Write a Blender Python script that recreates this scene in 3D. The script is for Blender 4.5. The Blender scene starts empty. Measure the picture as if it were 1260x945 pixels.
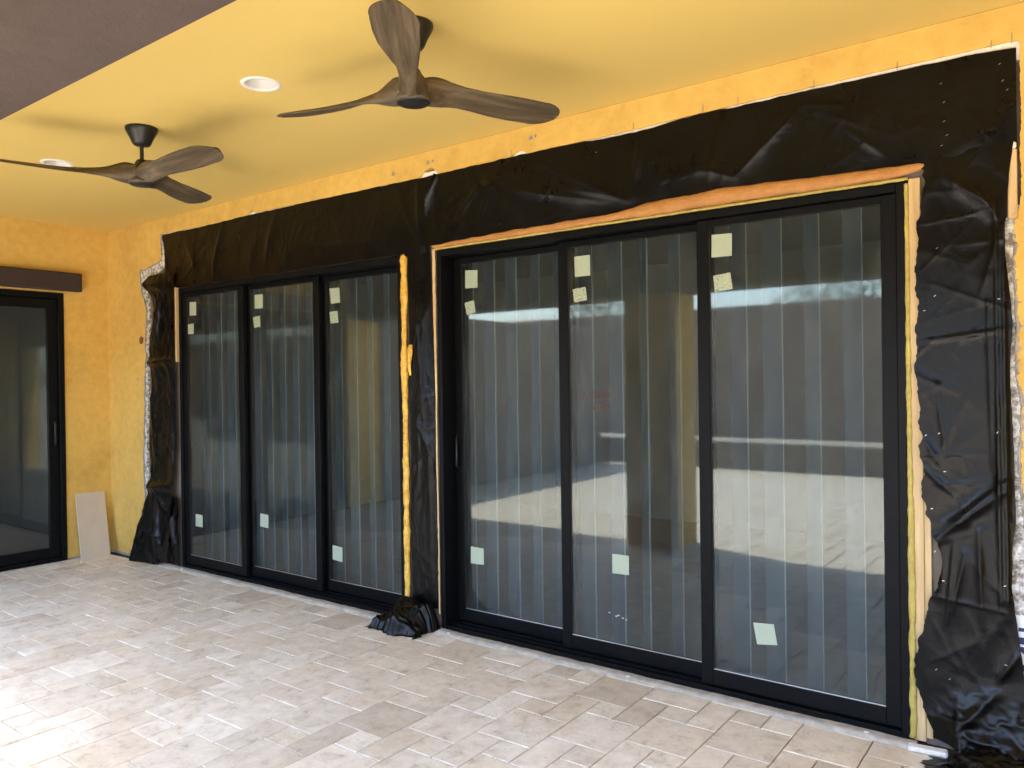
import bpy, bmesh, math, random
import numpy as np
from mathutils import Vector, Matrix
random.seed(7)
S = bpy.context.scene
COL = S.collection

# ------------------------------------------------------------------ camera
PITCH, YAW, ROLL = -0.0042, 0.6388, -0.0134
CAM = Vector((7.6222, -3.761, 1.5959))
_f = Vector((-math.sin(YAW)*math.cos(PITCH), math.cos(YAW)*math.cos(PITCH), math.sin(PITCH)))
_r0 = Vector((math.cos(YAW), math.sin(YAW), 0)); _u0 = _r0.cross(_f)
_r = _r0*math.cos(ROLL) + _u0*math.sin(ROLL); _u = _u0*math.cos(ROLL) - _r0*math.sin(ROLL)
cd = bpy.data.cameras.new('camera'); cam = bpy.data.objects.new('camera', cd); COL.objects.link(cam)
cd.sensor_width = 36.0; cd.lens = 962.49/1260*36.0; cd.clip_start = 0.05; cd.clip_end = 2000
M = Matrix((_r, _u, -_f)).transposed().to_4x4(); M.translation = CAM
cam.matrix_world = M
S.camera = cam

# ------------------------------------------------------------------ sky, sun, exposure
SUN_DIR = Vector((-0.42, -0.10, 0.90)).normalized()          # towards the sun
w = bpy.data.worlds.new('World'); S.world = w; w.use_nodes = True
nt = w.node_tree; bg = nt.nodes['Background']
sky = nt.nodes.new('ShaderNodeTexSky'); sky.sky_type = 'NISHITA'; sky.sun_disc = False
sky.sun_elevation = math.asin(SUN_DIR.z)
sky.sun_rotation = math.atan2(SUN_DIR.x, SUN_DIR.y)
sky.air_density = 1.0; sky.dust_density = 3.0; sky.altitude = 400
nt.links.new(sky.outputs[0], bg.inputs[0]); bg.inputs[1].default_value = 0.15
sl = bpy.data.lights.new('sun', 'SUN'); sl.energy = 3.2; sl.angle = math.radians(0.53); sl.color = (1.0, 0.965, 0.92)
so = bpy.data.objects.new('sun', sl); COL.objects.link(so)
so.rotation_euler = (-SUN_DIR).to_track_quat('-Z', 'Y').to_euler(); so.location = (0, -6, 12)
S.view_settings.view_transform = 'Standard'; S.view_settings.look = 'None'
S.view_settings.exposure = 3.76; S.view_settings.gamma = 1.0
S.cycles.max_bounces = 12; S.cycles.diffuse_bounces = 7; S.cycles.glossy_bounces = 5
S.cycles.transparent_max_bounces = 16; S.cycles.transmission_bounces = 6
S.cycles.use_denoising = True
S.cycles.caustics_reflective = False; S.cycles.caustics_refractive = False

# ------------------------------------------------------------------ noise helpers (numpy)
def _hash(ix, iy, seed):
    n = (ix.astype(np.int64)*374761393 + iy.astype(np.int64)*668265263 + seed*1442695041) & 0x7fffffff
    n = ((n ^ (n >> 13))*1274126177) & 0x7fffffff
    n = n ^ (n >> 16)
    return (n & 0xffff)/65535.0
def vnoise(x, y, seed=0):
    x = np.asarray(x, float); y = np.asarray(y, float)
    ix = np.floor(x); iy = np.floor(y); fx = x-ix; fy = y-iy
    fx = fx*fx*(3-2*fx); fy = fy*fy*(3-2*fy)
    a = _hash(ix, iy, seed); b = _hash(ix+1, iy, seed); c = _hash(ix, iy+1, seed); d = _hash(ix+1, iy+1, seed)
    return (a*(1-fx)+b*fx)*(1-fy) + (c*(1-fx)+d*fx)*fy
def fbm(x, y, seed=0, o=4):
    s = 0; a = 0.5; t = 0
    for i in range(o):
        s = s + a*vnoise(x, y, seed+i*17); t += a; x = np.asarray(x)*2.03; y = np.asarray(y)*2.03; a *= 0.5
    return s/t
def ridge(x, y, seed=0, p=2.0):
    return (1-np.abs(2*fbm(x, y, seed, 3)-1))**p

# ------------------------------------------------------------------ materials
MATS = {}
def newmat(name):
    m = bpy.data.materials.new(name); m.use_nodes = True; MATS[name] = m
    return m, m.node_tree, m.node_tree.nodes['Principled BSDF']
def lk(nt, a, b): nt.links.new(a, b)
def nz(nt, scale, detail=4, rough=0.55, coord='Object', vscale=None, dist=0.0):
    tc = nt.nodes.new('ShaderNodeTexCoord'); n = nt.nodes.new('ShaderNodeTexNoise')
    n.inputs['Scale'].default_value = scale; n.inputs['Detail'].default_value = detail
    n.inputs['Roughness'].default_value = rough; n.inputs['Distortion'].default_value = dist
    src = tc.outputs[coord]
    if vscale:
        mp = nt.nodes.new('ShaderNodeMapping'); mp.inputs['Scale'].default_value = vscale
        lk(nt, src, mp.inputs[0]); src = mp.outputs[0]
    lk(nt, src, n.inputs['Vector'])
    return n
def ramp(nt, src, stops):
    r = nt.nodes.new('ShaderNodeValToRGB'); e = r.color_ramp.elements
    while len(e) < len(stops): e.new(0.5)
    for i, (p, c) in enumerate(stops):
        e[i].position = p; e[i].color = (*c, 1) if len(c) == 3 else c
    lk(nt, src, r.inputs[0]); return r
def bump(nt, src, strength, dist, b, normal=None):
    n = nt.nodes.new('ShaderNodeBump'); n.inputs['Strength'].default_value = strength; n.inputs['Distance'].default_value = dist
    lk(nt, src, n.inputs['Height'])
    if normal: lk(nt, normal, n.inputs['Normal'])
    if b: lk(nt, n.outputs[0], b.inputs['Normal'])
    return n.outputs[0]
def plain(name, col, rough=0.5, metal=0.0, var=0.12, scale=8.0, bmp=0.0, bscale=60.0, spec=None):
    m, t, b = newmat(name)
    n = nz(t, scale, 5)
    lo = tuple(c*(1-var) for c in col); hi = tuple(min(1, c*(1+var)) for c in col)
    r = ramp(t, n.outputs[0], [(0.3, lo), (0.7, hi)]); lk(t, r.outputs[0], b.inputs['Base Color'])
    b.inputs['Roughness'].default_value = rough; b.inputs['Metallic'].default_value = metal
    if spec is not None: b.inputs['Specular IOR Level'].default_value = spec
    if bmp: bump(t, nz(t, bscale, 4).outputs[0], bmp, 0.002, b)
    return m

def mix_rgb(t, fac, a, b, mode='MIX'):
    n = t.nodes.new('ShaderNodeMix'); n.data_type = 'RGBA'; n.blend_type = mode
    for k, v in ((0, fac), (6, a), (7, b)):
        if isinstance(v, (int, float)): n.inputs[k].default_value = v
        elif isinstance(v, tuple): n.inputs[k].default_value = (*v, 1)
        else: lk(t, v, n.inputs[k])
    return n.outputs[2]

def stucco(name, col, var, bstr, mott=0.85):
    m, t, b = newmat(name)
    n1 = nz(t, 1.6, 6, 0.6, dist=0.4); n2 = nz(t, 14, 5, 0.6)
    lo = (col[0]*(1-var), col[1]*(1-var*1.25), col[2]*(1-var*1.6)); hi = tuple(min(1, c*(1+var*0.6)) for c in col)
    r1 = ramp(t, n1.outputs[0], [(0.30, lo), (0.5, col), (0.72, hi)])
    r2 = ramp(t, n2.outputs[0], [(0.3, (0.84, 0.81, 0.76)), (0.65, (1.0, 1.0, 1.0))])
    lk(t, mix_rgb(t, mott, r1.outputs[0], r2.outputs[0], 'MULTIPLY'), b.inputs['Base Color'])
    b.inputs['Roughness'].default_value = 0.85; b.inputs['Specular IOR Level'].default_value = 0.25
    nb = nz(t, 150, 5, 0.65); o = bump(t, nb.outputs[0], bstr, 0.003, None)
    nb2 = nz(t, 22, 3); bump(t, nb2.outputs[0], bstr*0.6, 0.006, b, o)
    return m
stucco('yellow_stucco', (0.67, 0.45, 0.122), 0.13, 0.6)
stucco('yellow_ceiling', (0.665, 0.497, 0.160), 0.006, 0.05, 0.06)
stucco('brown_stucco', (0.049, 0.036, 0.034), 0.10, 0.7)
stucco('taupe_stucco', (0.23, 0.19, 0.165), 0.10, 0.5)
stucco('grey_block', (0.20, 0.165, 0.15), 0.15, 0.5)

def frame_mat():
    m, t, b = newmat('black_aluminium')
    n = nz(t, 30, 6, 0.7); r = ramp(t, n.outputs[0], [(0.35, (0.0026, 0.0030, 0.0036)), (0.75, (0.0055, 0.0062, 0.0072))])
    d = nz(t, 240, 2, 0.6); rd = ramp(t, d.outputs[0], [(0.74, (0, 0, 0)), (0.79, (1, 1, 1))])
    lk(t, mix_rgb(t, rd.outputs[0], r.outputs[0], (0.03, 0.03, 0.028)), b.inputs['Base Color'])
    b.inputs['Roughness'].default_value = 0.48; b.inputs['Specular IOR Level'].default_value = 0.12
    bump(t, nz(t, 400, 2).outputs[0], 0.06, 0.001, b)
    return m
frame_mat()

def plastic_mat(name, col, rough):
    m, t, b = newmat(name)
    n = nz(t, 5, 6, 0.65); r = ramp(t, n.outputs[0], [(0.35, tuple(c*0.8 for c in col)), (0.62, col), (0.85, tuple(c*1.9 for c in col))])
    d = nz(t, 26, 8, 0.75, dist=1.2); rd = ramp(t, d.outputs[0], [(0.63, (0, 0, 0)), (0.78, (1, 1, 1))])
    lk(t, mix_rgb(t, rd.outputs[0], r.outputs[0], (0.0085, 0.0083, 0.0080)), b.inputs['Base Color'])
    rr = ramp(t, n.outputs[0], [(0.3, (rough*0.85,)*3), (0.8, (rough*1.5,)*3)]); lk(t, rr.outputs[0], b.inputs['Roughness'])
    b.inputs['Specular IOR Level'].default_value = 0.22
    o = bump(t, nz(t, 9, 5, 0.55, dist=1.5).outputs[0], 0.22, 0.010, None)
    bump(t, nz(t, 60, 4, 0.6, dist=0.8).outputs[0], 0.08, 0.003, b, o)
    return m
plastic_mat('black_plastic', (0.0018, 0.0017, 0.0016), 0.29)

def wood_mat(name, c1, c2, sc, along):
    m, t, b = newmat(name)
    vs = [14, 14, 14]; vs[along] = 0.9
    n = nz(t, sc, 6, 0.6, vscale=tuple(vs), dist=0.6)
    r = ramp(t, n.outputs[0], [(0.28, c1), (0.52, tuple((a+b_)/2 for a, b_ in zip(c1, c2))), (0.72, c2)])
    lk(t, r.outputs[0], b.inputs['Base Color']); b.inputs['Roughness'].default_value = 0.6
    bump(t, n.outputs[0], 0.15, 0.002, b)
    return m
wood_mat('fan_wood', (0.032, 0.022, 0.012), (0.135, 0.098, 0.056), 3.2, 0)
wood_mat('pine', (0.46, 0.31, 0.14), (0.68, 0.51, 0.27), 2.2, 2)

def foam_mat(name, c1, c2, sc=18):
    m, t, b = newmat(name)
    n = nz(t, sc, 6, 0.7); r = ramp(t, n.outputs[0], [(0.3, c1), (0.65, c2)]); lk(t, r.outputs[0], b.inputs['Base Color'])
    b.inputs['Roughness'].default_value = 0.6
    bump(t, nz(t, sc*4, 6, 0.7).outputs[0], 0.9, 0.005, b)
    return m
foam_mat('orange_foam', (0.36, 0.155, 0.038), (0.47, 0.23, 0.068), 14)
foam_mat('yellow_foam', (0.50, 0.24, 0.02), (0.88, 0.58, 0.10), 30)
foam_mat('pale_foam', (0.34, 0.26, 0.05), (0.55, 0.45, 0.12), 30)
def eps_mat():
    m, t, b = newmat('white_foam_board')
    tc = t.nodes.new('ShaderNodeTexCoord'); v = t.nodes.new('ShaderNodeTexVoronoi'); v.inputs['Scale'].default_value = 130
    lk(t, tc.outputs['Object'], v.inputs['Vector'])
    n = nz(t, 26, 5, 0.7); r = ramp(t, n.outputs[0], [(0.41, (0.20, 0.175, 0.14)), (0.58, (0.72, 0.72, 0.70))]); lk(t, r.outputs[0], b.inputs['Base Color'])
    b.inputs['Roughness'].default_value = 0.8; bump(t, v.outputs['Distance'], 0.9, 0.004, b)
    return m
eps_mat()
plain('grey_mortar', (0.30, 0.27, 0.24), 0.9, var=0.35, scale=30, bmp=0.6)
plain('white_mortar', (0.47, 0.43, 0.36), 0.9, var=0.25, scale=22, bmp=0.7, bscale=90)
plain('joint_sand', (0.06, 0.05, 0.042), 0.95, var=0.3, scale=25)
plain('desert_ground', (0.34, 0.28, 0.22), 0.95, var=0.25, scale=1.5, bmp=0.6, bscale=12)
plain('matte_black', (0.012, 0.012, 0.013), 0.42, var=0.1)
plain('white_trim', (0.78, 0.77, 0.74), 0.4, var=0.03)
plain('light_baffle', (0.62, 0.62, 0.62), 0.25, var=0.04)
plain('rubber', (0.01, 0.01, 0.01), 0.6, var=0.1)
plain('tile_face', (0.55, 0.47, 0.37), 0.35, var=0.06, scale=5)
plain('tile_edge', (0.72, 0.68, 0.6), 0.8, var=0.1, scale=20)
plain('interior_paint', (0.62, 0.61, 0.57), 0.8, var=0.05)
plain('interior_floor', (0.22, 0.20, 0.18), 0.6, var=0.2)
plain('strip_blue', (0.050, 0.078, 0.104), 0.55, var=0.06, scale=3)
plain('strip_edge_glint', (0.55, 0.57, 0.57), 0.4, var=0.03)  # near-white paints the light caught along the slat rims
plain('wall_cap', (0.17, 0.16, 0.145), 0.8, var=0.1)
plain('steel', (0.75, 0.75, 0.75), 0.3, 0.9, var=0.05)
plain('wire', (0.35, 0.33, 0.30), 0.5, 0.6, var=0.2)
plain('house_wrap', (0.74, 0.76, 0.78), 0.6, var=0.05, bmp=0.4, bscale=20)
plain('wrap_ink', (0.015, 0.025, 0.10), 0.6, var=0.1)
plain('rust', (0.16, 0.06, 0.035), 0.8, var=0.4, scale=40, bmp=0.6)
plain('marker_red', (0.085, 0.030, 0.022), 0.6, var=0.2, scale=60)
plain('bark', (0.10, 0.075, 0.055), 0.9, var=0.3, scale=20, bmp=0.8)
plain('leaf', (0.065, 0.085, 0.035), 0.6, var=0.45, scale=3)
plain('sheathing', (0.16, 0.13, 0.10), 0.9, var=0.15)
plain('chip_white', (0.75, 0.73, 0.70), 0.7, var=0.15, scale=40, bmp=0.4)

def glass_mat(name, f0, tint, warp=0.0):
    m = bpy.data.materials.new(name); m.use_nodes = True; MATS[name] = m
    t = m.node_tree; t.nodes.clear()
    out = t.nodes.new('ShaderNodeOutputMaterial'); mx = t.nodes.new('ShaderNodeMixShader')
    tr = t.nodes.new('ShaderNodeBsdfTransparent'); tr.inputs[0].default_value = (*tint, 1)
    gl = t.nodes.new('ShaderNodeBsdfGlossy'); gl.inputs['Roughness'].default_value = 0.03; gl.inputs[0].default_value = (0.95, 1.0, 0.99, 1)
    lw = t.nodes.new('ShaderNodeLayerWeight'); lw.inputs[0].default_value = 0.5
    p = t.nodes.new('ShaderNodeMath'); p.operation = 'POWER'; p.inputs[1].default_value = 5.0
    lk(t, lw.outputs['Facing'], p.inputs[0])
    ma = t.nodes.new('ShaderNodeMath'); ma.operation = 'MULTIPLY_ADD'; ma.inputs[1].default_value = 1-f0; ma.inputs[2].default_value = f0
    lk(t, p.outputs[0], ma.inputs[0]); lk(t, ma.outputs[0], mx.inputs[0]); lk(t, tr.outputs[0], mx.inputs[1]); lk(t, gl.outputs[0], mx.inputs[2])
    # thin film of dust and dried drips, plus an even painted haze lifting the blacks
    df = t.nodes.new('ShaderNodeBsdfDiffuse'); df.inputs[0].default_value = (0.55, 0.54, 0.5, 1)
    n = nz(t, 3.0, 7, 0.7, vscale=(3, 3, 1.0), dist=0.8); r = ramp(t, n.outputs[0], [(0.42, (0.016,)*3), (0.80, (0.06,)*3)])
    m2 = t.nodes.new('ShaderNodeMixShader'); lk(t, r.outputs[0], m2.inputs[0]); lk(t, mx.outputs[0], m2.inputs[1]); lk(t, df.outputs[0], m2.inputs[2])
    lk(t, m2.outputs[0], out.inputs[0])
    if warp:
        nb = nz(t, 1.6, 2); bm_ = t.nodes.new('ShaderNodeBump'); bm_.inputs['Strength'].default_value = warp; bm_.inputs['Distance'].default_value = 0.01
        lk(t, nb.outputs[0], bm_.inputs['Height']); lk(t, bm_.outputs[0], gl.inputs['Normal'])
    return m
glass_mat('door_glass', 0.045, (0.70, 0.76, 0.76), 0.02)
glass_mat('dark_glass', 0.06, (0.55, 0.60, 0.62), 0.02)

def sticker_mat(name, printed):
    m, t, b = newmat(name)
    base = (0.38, 0.46, 0.35)
    if printed:
        n = nz(t, 90, 3, 0.6, vscale=(1.0, 1, 2.2)); r = ramp(t, n.outputs[0], [(0.38, (0.06, 0.07, 0.06)), (0.44, base)])
        lk(t, r.outputs[0], b.inputs['Base Color'])
    else:
        n = nz(t, 20, 3); r = ramp(t, n.outputs[0], [(0.3, tuple(c*0.93 for c in base)), (0.7, base)]); lk(t, r.outputs[0], b.inputs['Base Color'])
    b.inputs['Roughness'].default_value = 0.6
sticker_mat('sticker_blank', False); sticker_mat('sticker_printed', True)

def paver_mat(name, gain):
    m, t, b = newmat(name)
    oi = t.nodes.new('ShaderNodeObjectInfo')
    tc = t.nodes.new('ShaderNodeTexCoord'); geo = t.nodes.new('ShaderNodeNewGeometry')
    def wn(scale, det, rough, vs=(1, 1, 1), dist=0.0):
        mp = t.nodes.new('ShaderNodeMapping'); mp.inputs['Scale'].default_value = vs
        n = t.nodes.new('ShaderNodeTexNoise'); n.inputs['Scale'].default_value = scale; n.inputs['Detail'].default_value = det
        n.inputs['Roughness'].default_value = rough; n.inputs['Distortion'].default_value = dist
        lk(t, geo.outputs['Position'], mp.inputs[0])
        cmb = t.nodes.new('ShaderNodeVectorMath'); cmb.operation = 'ADD'
        sc_ = t.nodes.new('ShaderNodeVectorMath'); sc_.operation = 'SCALE'; sc_.inputs[3].default_value = 37.0
        cx = t.nodes.new('ShaderNodeCombineXYZ'); lk(t, oi.outputs['Random'], cx.inputs[0]); lk(t, oi.outputs['Random'], cx.inputs[2])
        lk(t, cx.outputs[0], sc_.inputs[0]); lk(t, mp.outputs[0], cmb.inputs[0]); lk(t, sc_.outputs[0], cmb.inputs[1])
        lk(t, cmb.outputs[0], n.inputs['Vector']); return n
    g = gain
    per = ramp(t, oi.outputs['Random'], [(0.0, (0.34*g, 0.298*g, 0.235*g)), (0.10, (0.40*g, 0.355*g, 0.285*g)), (0.35, (0.46*g, 0.418*g, 0.345*g)), (0.5, (0.42*g, 0.367*g, 0.288*g)), (0.75, (0.485*g, 0.444*g, 0.372*g)), (1.0, (0.425*g, 0.38*g, 0.308*g))])
    veins = wn(11.0, 8, 0.72, (1.0, 1.0, 1), 0.25)
    rv = ramp(t, veins.outputs[0], [(0.30, (0.66, 0.60, 0.52)), (0.44, (0.97, 0.96, 0.93)), (0.66, (1.18, 1.18, 1.17))])
    c = mix_rgb(t, 0.9, per.outputs[0], rv.outputs[0], 'MULTIPLY')
    st = wn(1.3, 6, 0.65, (1, 1, 1), 0.6)
    # dirt that runs across many pavers (world position, no per-paver offset)
    n3 = t.nodes.new('ShaderNodeTexNoise'); n3.inputs['Scale'].default_value = 1.7; n3.inputs['Detail'].default_value = 6; n3.inputs['Roughness'].default_value = 0.65
    lk(t, geo.outputs['Position'], n3.inputs['Vector'])
    rd = ramp(t, n3.outputs[0], [(0.32, (0.86, 0.81, 0.74)), (0.52, (1, 1, 1))])
    c = mix_rgb(t, 0.8, c, rd.outputs[0], 'MULTIPLY')
    # pits of the travertine
    pit = wn(46, 3, 0.6, (1.6, 1, 1)); rp = ramp(t, pit.outputs[0], [(0.28, (0, 0, 0)), (0.345, (1, 1, 1))])
    pm = wn(4.5, 3, 0.6); rpm = ramp(t, pm.outputs[0], [(0.42, (1, 1, 1)), (0.56, (0, 0, 0))])
    pitm = t.nodes.new('ShaderNodeMath'); pitm.operation = 'MAXIMUM'; lk(t, rp.outputs[0], pitm.inputs[0]); lk(t, rpm.outputs[0], pitm.inputs[1])
    c = mix_rgb(t, pitm.outputs[0], (0.20*g, 0.165*g, 0.13*g), c)
    lk(t, c, b.inputs['Base Color'])
    rr = ramp(t, veins.outputs[0], [(0.3, (0.55,)*3), (0.7, (0.36,)*3)]); lk(t, rr.outputs[0], b.inputs['Roughness'])
    b.inputs['Specular IOR Level'].default_value = 0.45
    o = bump(t, pitm.outputs[0], 0.4, 0.002, None); fine = wn(60, 4, 0.6); bump(t, fine.outputs[0], 0.12, 0.002, b, o)
    return m
paver_mat('travertine', 1.86); paver_mat('travertine_dimmed', 0.92)  # second copy darkened to tone down the sunlit yard's reflection in the panes
plain('paver_edge_lit', (0.74, 0.67, 0.56), 0.5, var=0.15, scale=40)  # brighter tone paints outdoor light onto the paver chamfers

# ------------------------------------------------------------------ object helpers
def add(name, me, mats, parent=None, loc=None):
    o = bpy.data.objects.new(name, me); COL.objects.link(o)
    if mats and len(me.materials) == 0:
        for m in ([mats] if isinstance(mats, str) else mats): me.materials.append(MATS[m])
    if parent: o.parent = parent
    if loc: o.location = loc
    return o
def mesh(name, V, F, smooth=False):
    me = bpy.data.meshes.new(name); me.from_pydata([tuple(v) for v in V], [], [tuple(f) for f in F]); me.update()
    if smooth: me.polygons.foreach_set('use_smooth', [True]*len(me.polygons))
    return me
def tag(o, label=None, cat=None, group=None, kind=None):
    if label: o['label'] = label
    if cat: o['category'] = cat
    if group: o['group'] = group
    if kind: o['kind'] = kind
    return o
def empty(name, loc=(0, 0, 0)):
    o = bpy.data.objects.new(name, None); COL.objects.link(o); o.location = loc; o.empty_display_size = 0.1
    return o
class MB:
    """collects boxes, tubes ... for one mesh"""
    def __init__(s): s.V = []; s.F = []
    def raw(s, V, F):
        n = len(s.V); s.V += [tuple(v) for v in V]; s.F += [tuple(i+n for i in f) for f in F]; return s
    def box(s, x0, x1, y0, y1, z0, z1, c=0.0):
        bm = bmesh.new(); bmesh.ops.create_cube(bm, size=1.0)
        for v in bm.verts:
            v.co = Vector((x0 if v.co.x < 0 else x1, y0 if v.co.y < 0 else y1, z0 if v.co.z < 0 else z1))
        if c > 0: bmesh.ops.bevel(bm, geom=list(bm.edges), offset=c, segments=1, affect='EDGES', clamp_overlap=True)
        bm.verts.index_update()
        s.raw([v.co[:] for v in bm.verts], [[v.index for v in f.verts] for f in bm.faces]); bm.free(); return s
    def tube(s, pts, rad, n=8, cap=True):
        P = [Vector(p) for p in pts]; R = rad if isinstance(rad, (list, tuple)) else [rad]*len(P)
        V = []; F = []
        for i, p in enumerate(P):
            d = (P[min(i+1, len(P)-1)]-P[max(i-1, 0)]).normalized()
            a = d.cross(Vector((0.13, 0.37, 0.92)))
            if a.length < 1e-3: a = d.cross(Vector((1, 0, 0)))
            a.normalize(); b = d.cross(a)
            for k in range(n):
                t = 2*math.pi*k/n; V.append(p + (a*math.cos(t)+b*math.sin(t))*R[i])
        for i in range(len(P)-1):
            for k in range(n): F.append((i*n+k, i*n+(k+1) % n, (i+1)*n+(k+1) % n, (i+1)*n+k))
        if cap: F.append(tuple(range(n))[::-1]); F.append(tuple((len(P)-1)*n+k for k in range(n)))
        return s.raw(V, F)
    def lathe(s, prof, n=32, c=(0, 0, 0)):
        V = []; F = []
        for r, z in prof:
            for k in range(n): t = 2*math.pi*k/n; V.append((c[0]+r*math.cos(t), c[1]+r*math.sin(t), c[2]+z))
        for i in range(len(prof)-1):
            for k in range(n): F.append((i*n+k, i*n+(k+1) % n, (i+1)*n+(k+1) % n, (i+1)*n+k))
        return s.raw(V, F)
    def build(s, name, mat, parent=None, smooth=False, loc=None):
        me = mesh(name, s.V, s.F, smooth)
        bm = bmesh.new(); bm.from_mesh(me); bmesh.ops.recalc_face_normals(bm, faces=bm.faces); bm.to_mesh(me); bm.free()
        return add(name, me, mat, parent, loc)
def poly_prism(name, outline, y0, y1, mat, parent=None):
    """outline in (x, z); extruded from y0 (front) to y1"""
    bm = bmesh.new(); vs = [bm.verts.new((x, y0, z)) for x, z in outline]; f = bm.faces.new(vs)
    r = bmesh.ops.extrude_face_region(bm, geom=[f])
    for g in r['geom']:
        if isinstance(g, bmesh.types.BMVert): g.co.y = y1
    bmesh.ops.triangulate(bm, faces=[q for q in bm.faces if len(q.verts) > 4], ngon_method='EAR_CLIP')
    bmesh.ops.recalc_face_normals(bm, faces=bm.faces)
    me = bpy.data.meshes.new(name); bm.to_mesh(me); bm.free()
    return add(name, me, mat, parent)
def ragged(pts, step, amp, seed):
    """polyline (x,z) resampled with a torn edge"""
    out = []; acc = 0.0
    for (a, b), (c, d) in zip(pts[:-1], pts[1:]):
        L = math.hypot(c-a, d-b); n = max(1, int(L/step))
        for i in range(n):
            t = i/n; x = a+(c-a)*t; z = b+(d-b)*t; nx, nz_ = -(d-b)/max(L, 1e-6), (c-a)/max(L, 1e-6)
            s_ = acc + L*t
            h = (float(fbm(s_*9, seed*3.1, seed, 4))-0.5)*2*amp + (random.random()-0.5)*amp*0.5
            out.append((x+nx*h, z+nz_*h))
        acc += L
    out.append(pts[-1]); return out

# ================================================================== LARGE STRUCTURE
H = 3.084            # ceiling
YS, YB = -0.015, 0.015   # stucco face, sheathing face
# ---- ground
gm = MB(); gm.raw([(-200, -200, -0.03), (200, -200, -0.03), (200, 200, -0.03), (-200, 200, -0.03)], [(0, 1, 2, 3)])
ground = gm.build('ground', 'desert_ground'); tag(ground, 'bare tan desert soil stretching away beyond the paved yard', 'ground', kind='structure')
# ---- paved floor: a base sheet plus pavers in the 3-size pattern (2x2, 1x2, 1x1 on a six-inch grid)
fb = MB(); fb.box(0.0, 12.0, -9.45, 0.14, -0.10, -0.0115)
patio = fb.build('patio_floor', 'joint_sand'); tag(patio, 'pale travertine paver floor of the covered patio', 'floor', kind='structure')
UX, UY, OX, OY, GAP = 0.1488, 0.1525, 5.052-2*0.1488, -0.095-6*0.1525, 0.0064
FX0, FX1, FY0, FY1 = 0.022, 11.9, -9.40, -0.082
def paver_mesh(wx, wy, pale):
    c, h = 0.0017, 0.0125
    a, b = wx/2, wy/2
    V = [(-a, -b, -h), (a, -b, -h), (a, b, -h), (-a, b, -h), (-a, -b, -c), (a, -b, -c), (a, b, -c), (-a, b, -c),
         (-a+c, -b+c, 0), (a-c, -b+c, 0), (a-c, b-c, 0), (-a+c, b-c, 0)]
    F = [(8, 9, 10, 11), (4, 5, 9, 8), (5, 6, 10, 9), (6, 7, 11, 10), (7, 4, 8, 11), (0, 1, 5, 4), (1, 2, 6, 5), (2, 3, 7, 6), (3, 0, 4, 7)]
    me = mesh('paver', V, F); me.materials.append(MATS['travertine']); me.materials.append(MATS['paver_edge_lit'])
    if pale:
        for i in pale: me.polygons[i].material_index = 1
    return me
PM = {}
def visible(x, y, m=0.06):
    d = Vector((x, y, 0)) - CAM; z = d.dot(_f)
    if z < 0.2: return False
    px = d.dot(_r)/z*962.49/630; py = d.dot(_u)/z*962.49/472.5
    return abs(px) < 1+m and abs(py) < 1+m
rest_V, rest_F = [], []
n_pav = 0
for i in range(-90, 90):
    for j in range(-90, 90):
        gx, gy = 2*i+j, -i+3*j
        for (dx, dy, sx, sy) in ((0, 0, 2, 2), (1, -2, 1, 2), (2, -2, 1, 1)):
            x0 = OX+(gx+dx)*UX; x1 = x0+sx*UX; y1 = OY-(gy+dy)*UY; y0 = y1-sy*UY
            x0 = max(x0, FX0); x1 = min(x1, FX1); y0 = max(y0, FY0); y1 = min(y1, FY1)
            if x1-x0 < 0.012 or y1-y0 < 0.012: continue
            wx, wy = x1-x0-GAP, y1-y0-GAP; cx, cy = (x0+x1)/2, (y0+y1)/2
            vis = any(visible(a, b) for a in (x0, cx, x1) for b in (y0, cy, y1))
            if vis and n_pav < 298:
                pale = ()
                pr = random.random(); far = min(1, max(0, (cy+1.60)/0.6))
                if pr < 0.42*far: pale = (1,)  # painted glint on the chamfer facing the open side, far rows only
                key = (round(wx, 3), round(wy, 3), pale)
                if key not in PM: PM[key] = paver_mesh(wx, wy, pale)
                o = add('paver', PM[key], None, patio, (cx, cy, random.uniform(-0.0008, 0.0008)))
                o.rotation_euler = (random.gauss(0, 0.0022), random.gauss(0, 0.0022), random.gauss(0, 0.0012)); n_pav += 1
            else:
                n = len(rest_V); c = 0.0032; a, b = wx/2, wy/2; z = random.uniform(-0.001, 0.001)
                rest_V += [(cx-a, cy-b, z-c), (cx+a, cy-b, z-c), (cx+a, cy+b, z-c), (cx-a, cy+b, z-c), (cx-a+c, cy-b+c, z), (cx+a-c, cy-b+c, z), (cx+a-c, cy+b-c, z), (cx-a+c, cy+b-c, z)]
                rest_F += [(n+4, n+5, n+6, n+7), (n, n+1, n+5, n+4), (n+1, n+2, n+6, n+5), (n+2, n+3, n+7, n+6), (n+3, n, n+4, n+7)]
print('pavers', n_pav)
o = add('yard_pavers', mesh('yard_pavers', rest_V, rest_F), 'travertine_dimmed', patio); o['kind'] = 'stuff'
# white mortar strip left between the pavers and the door sills
xs = np.arange(0.9, 7.02, 0.02); V = []; F = []
for k, x in enumerate(xs):
    e = 0.010*(float(fbm(x*6, 3.3, 5))-0.5) + 0.004*(random.random()-0.5)
    zt = 0.004 + 0.008*float(fbm(x*11, 1.1, 8))
    for (y, z) in ((-0.080+e, -0.011), (-0.074+e, zt*0.6), (-0.045+e*0.5, zt+0.003), (-0.004, zt)): V.append((x, y, z))
    if k:
        for q in range(3): F.append(((k-1)*4+q, k*4+q, k*4+q+1, (k-1)*4+q+1))
add('mortar_strip', mesh('mortar_strip', V, F, True), 'white_mortar', patio)

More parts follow.
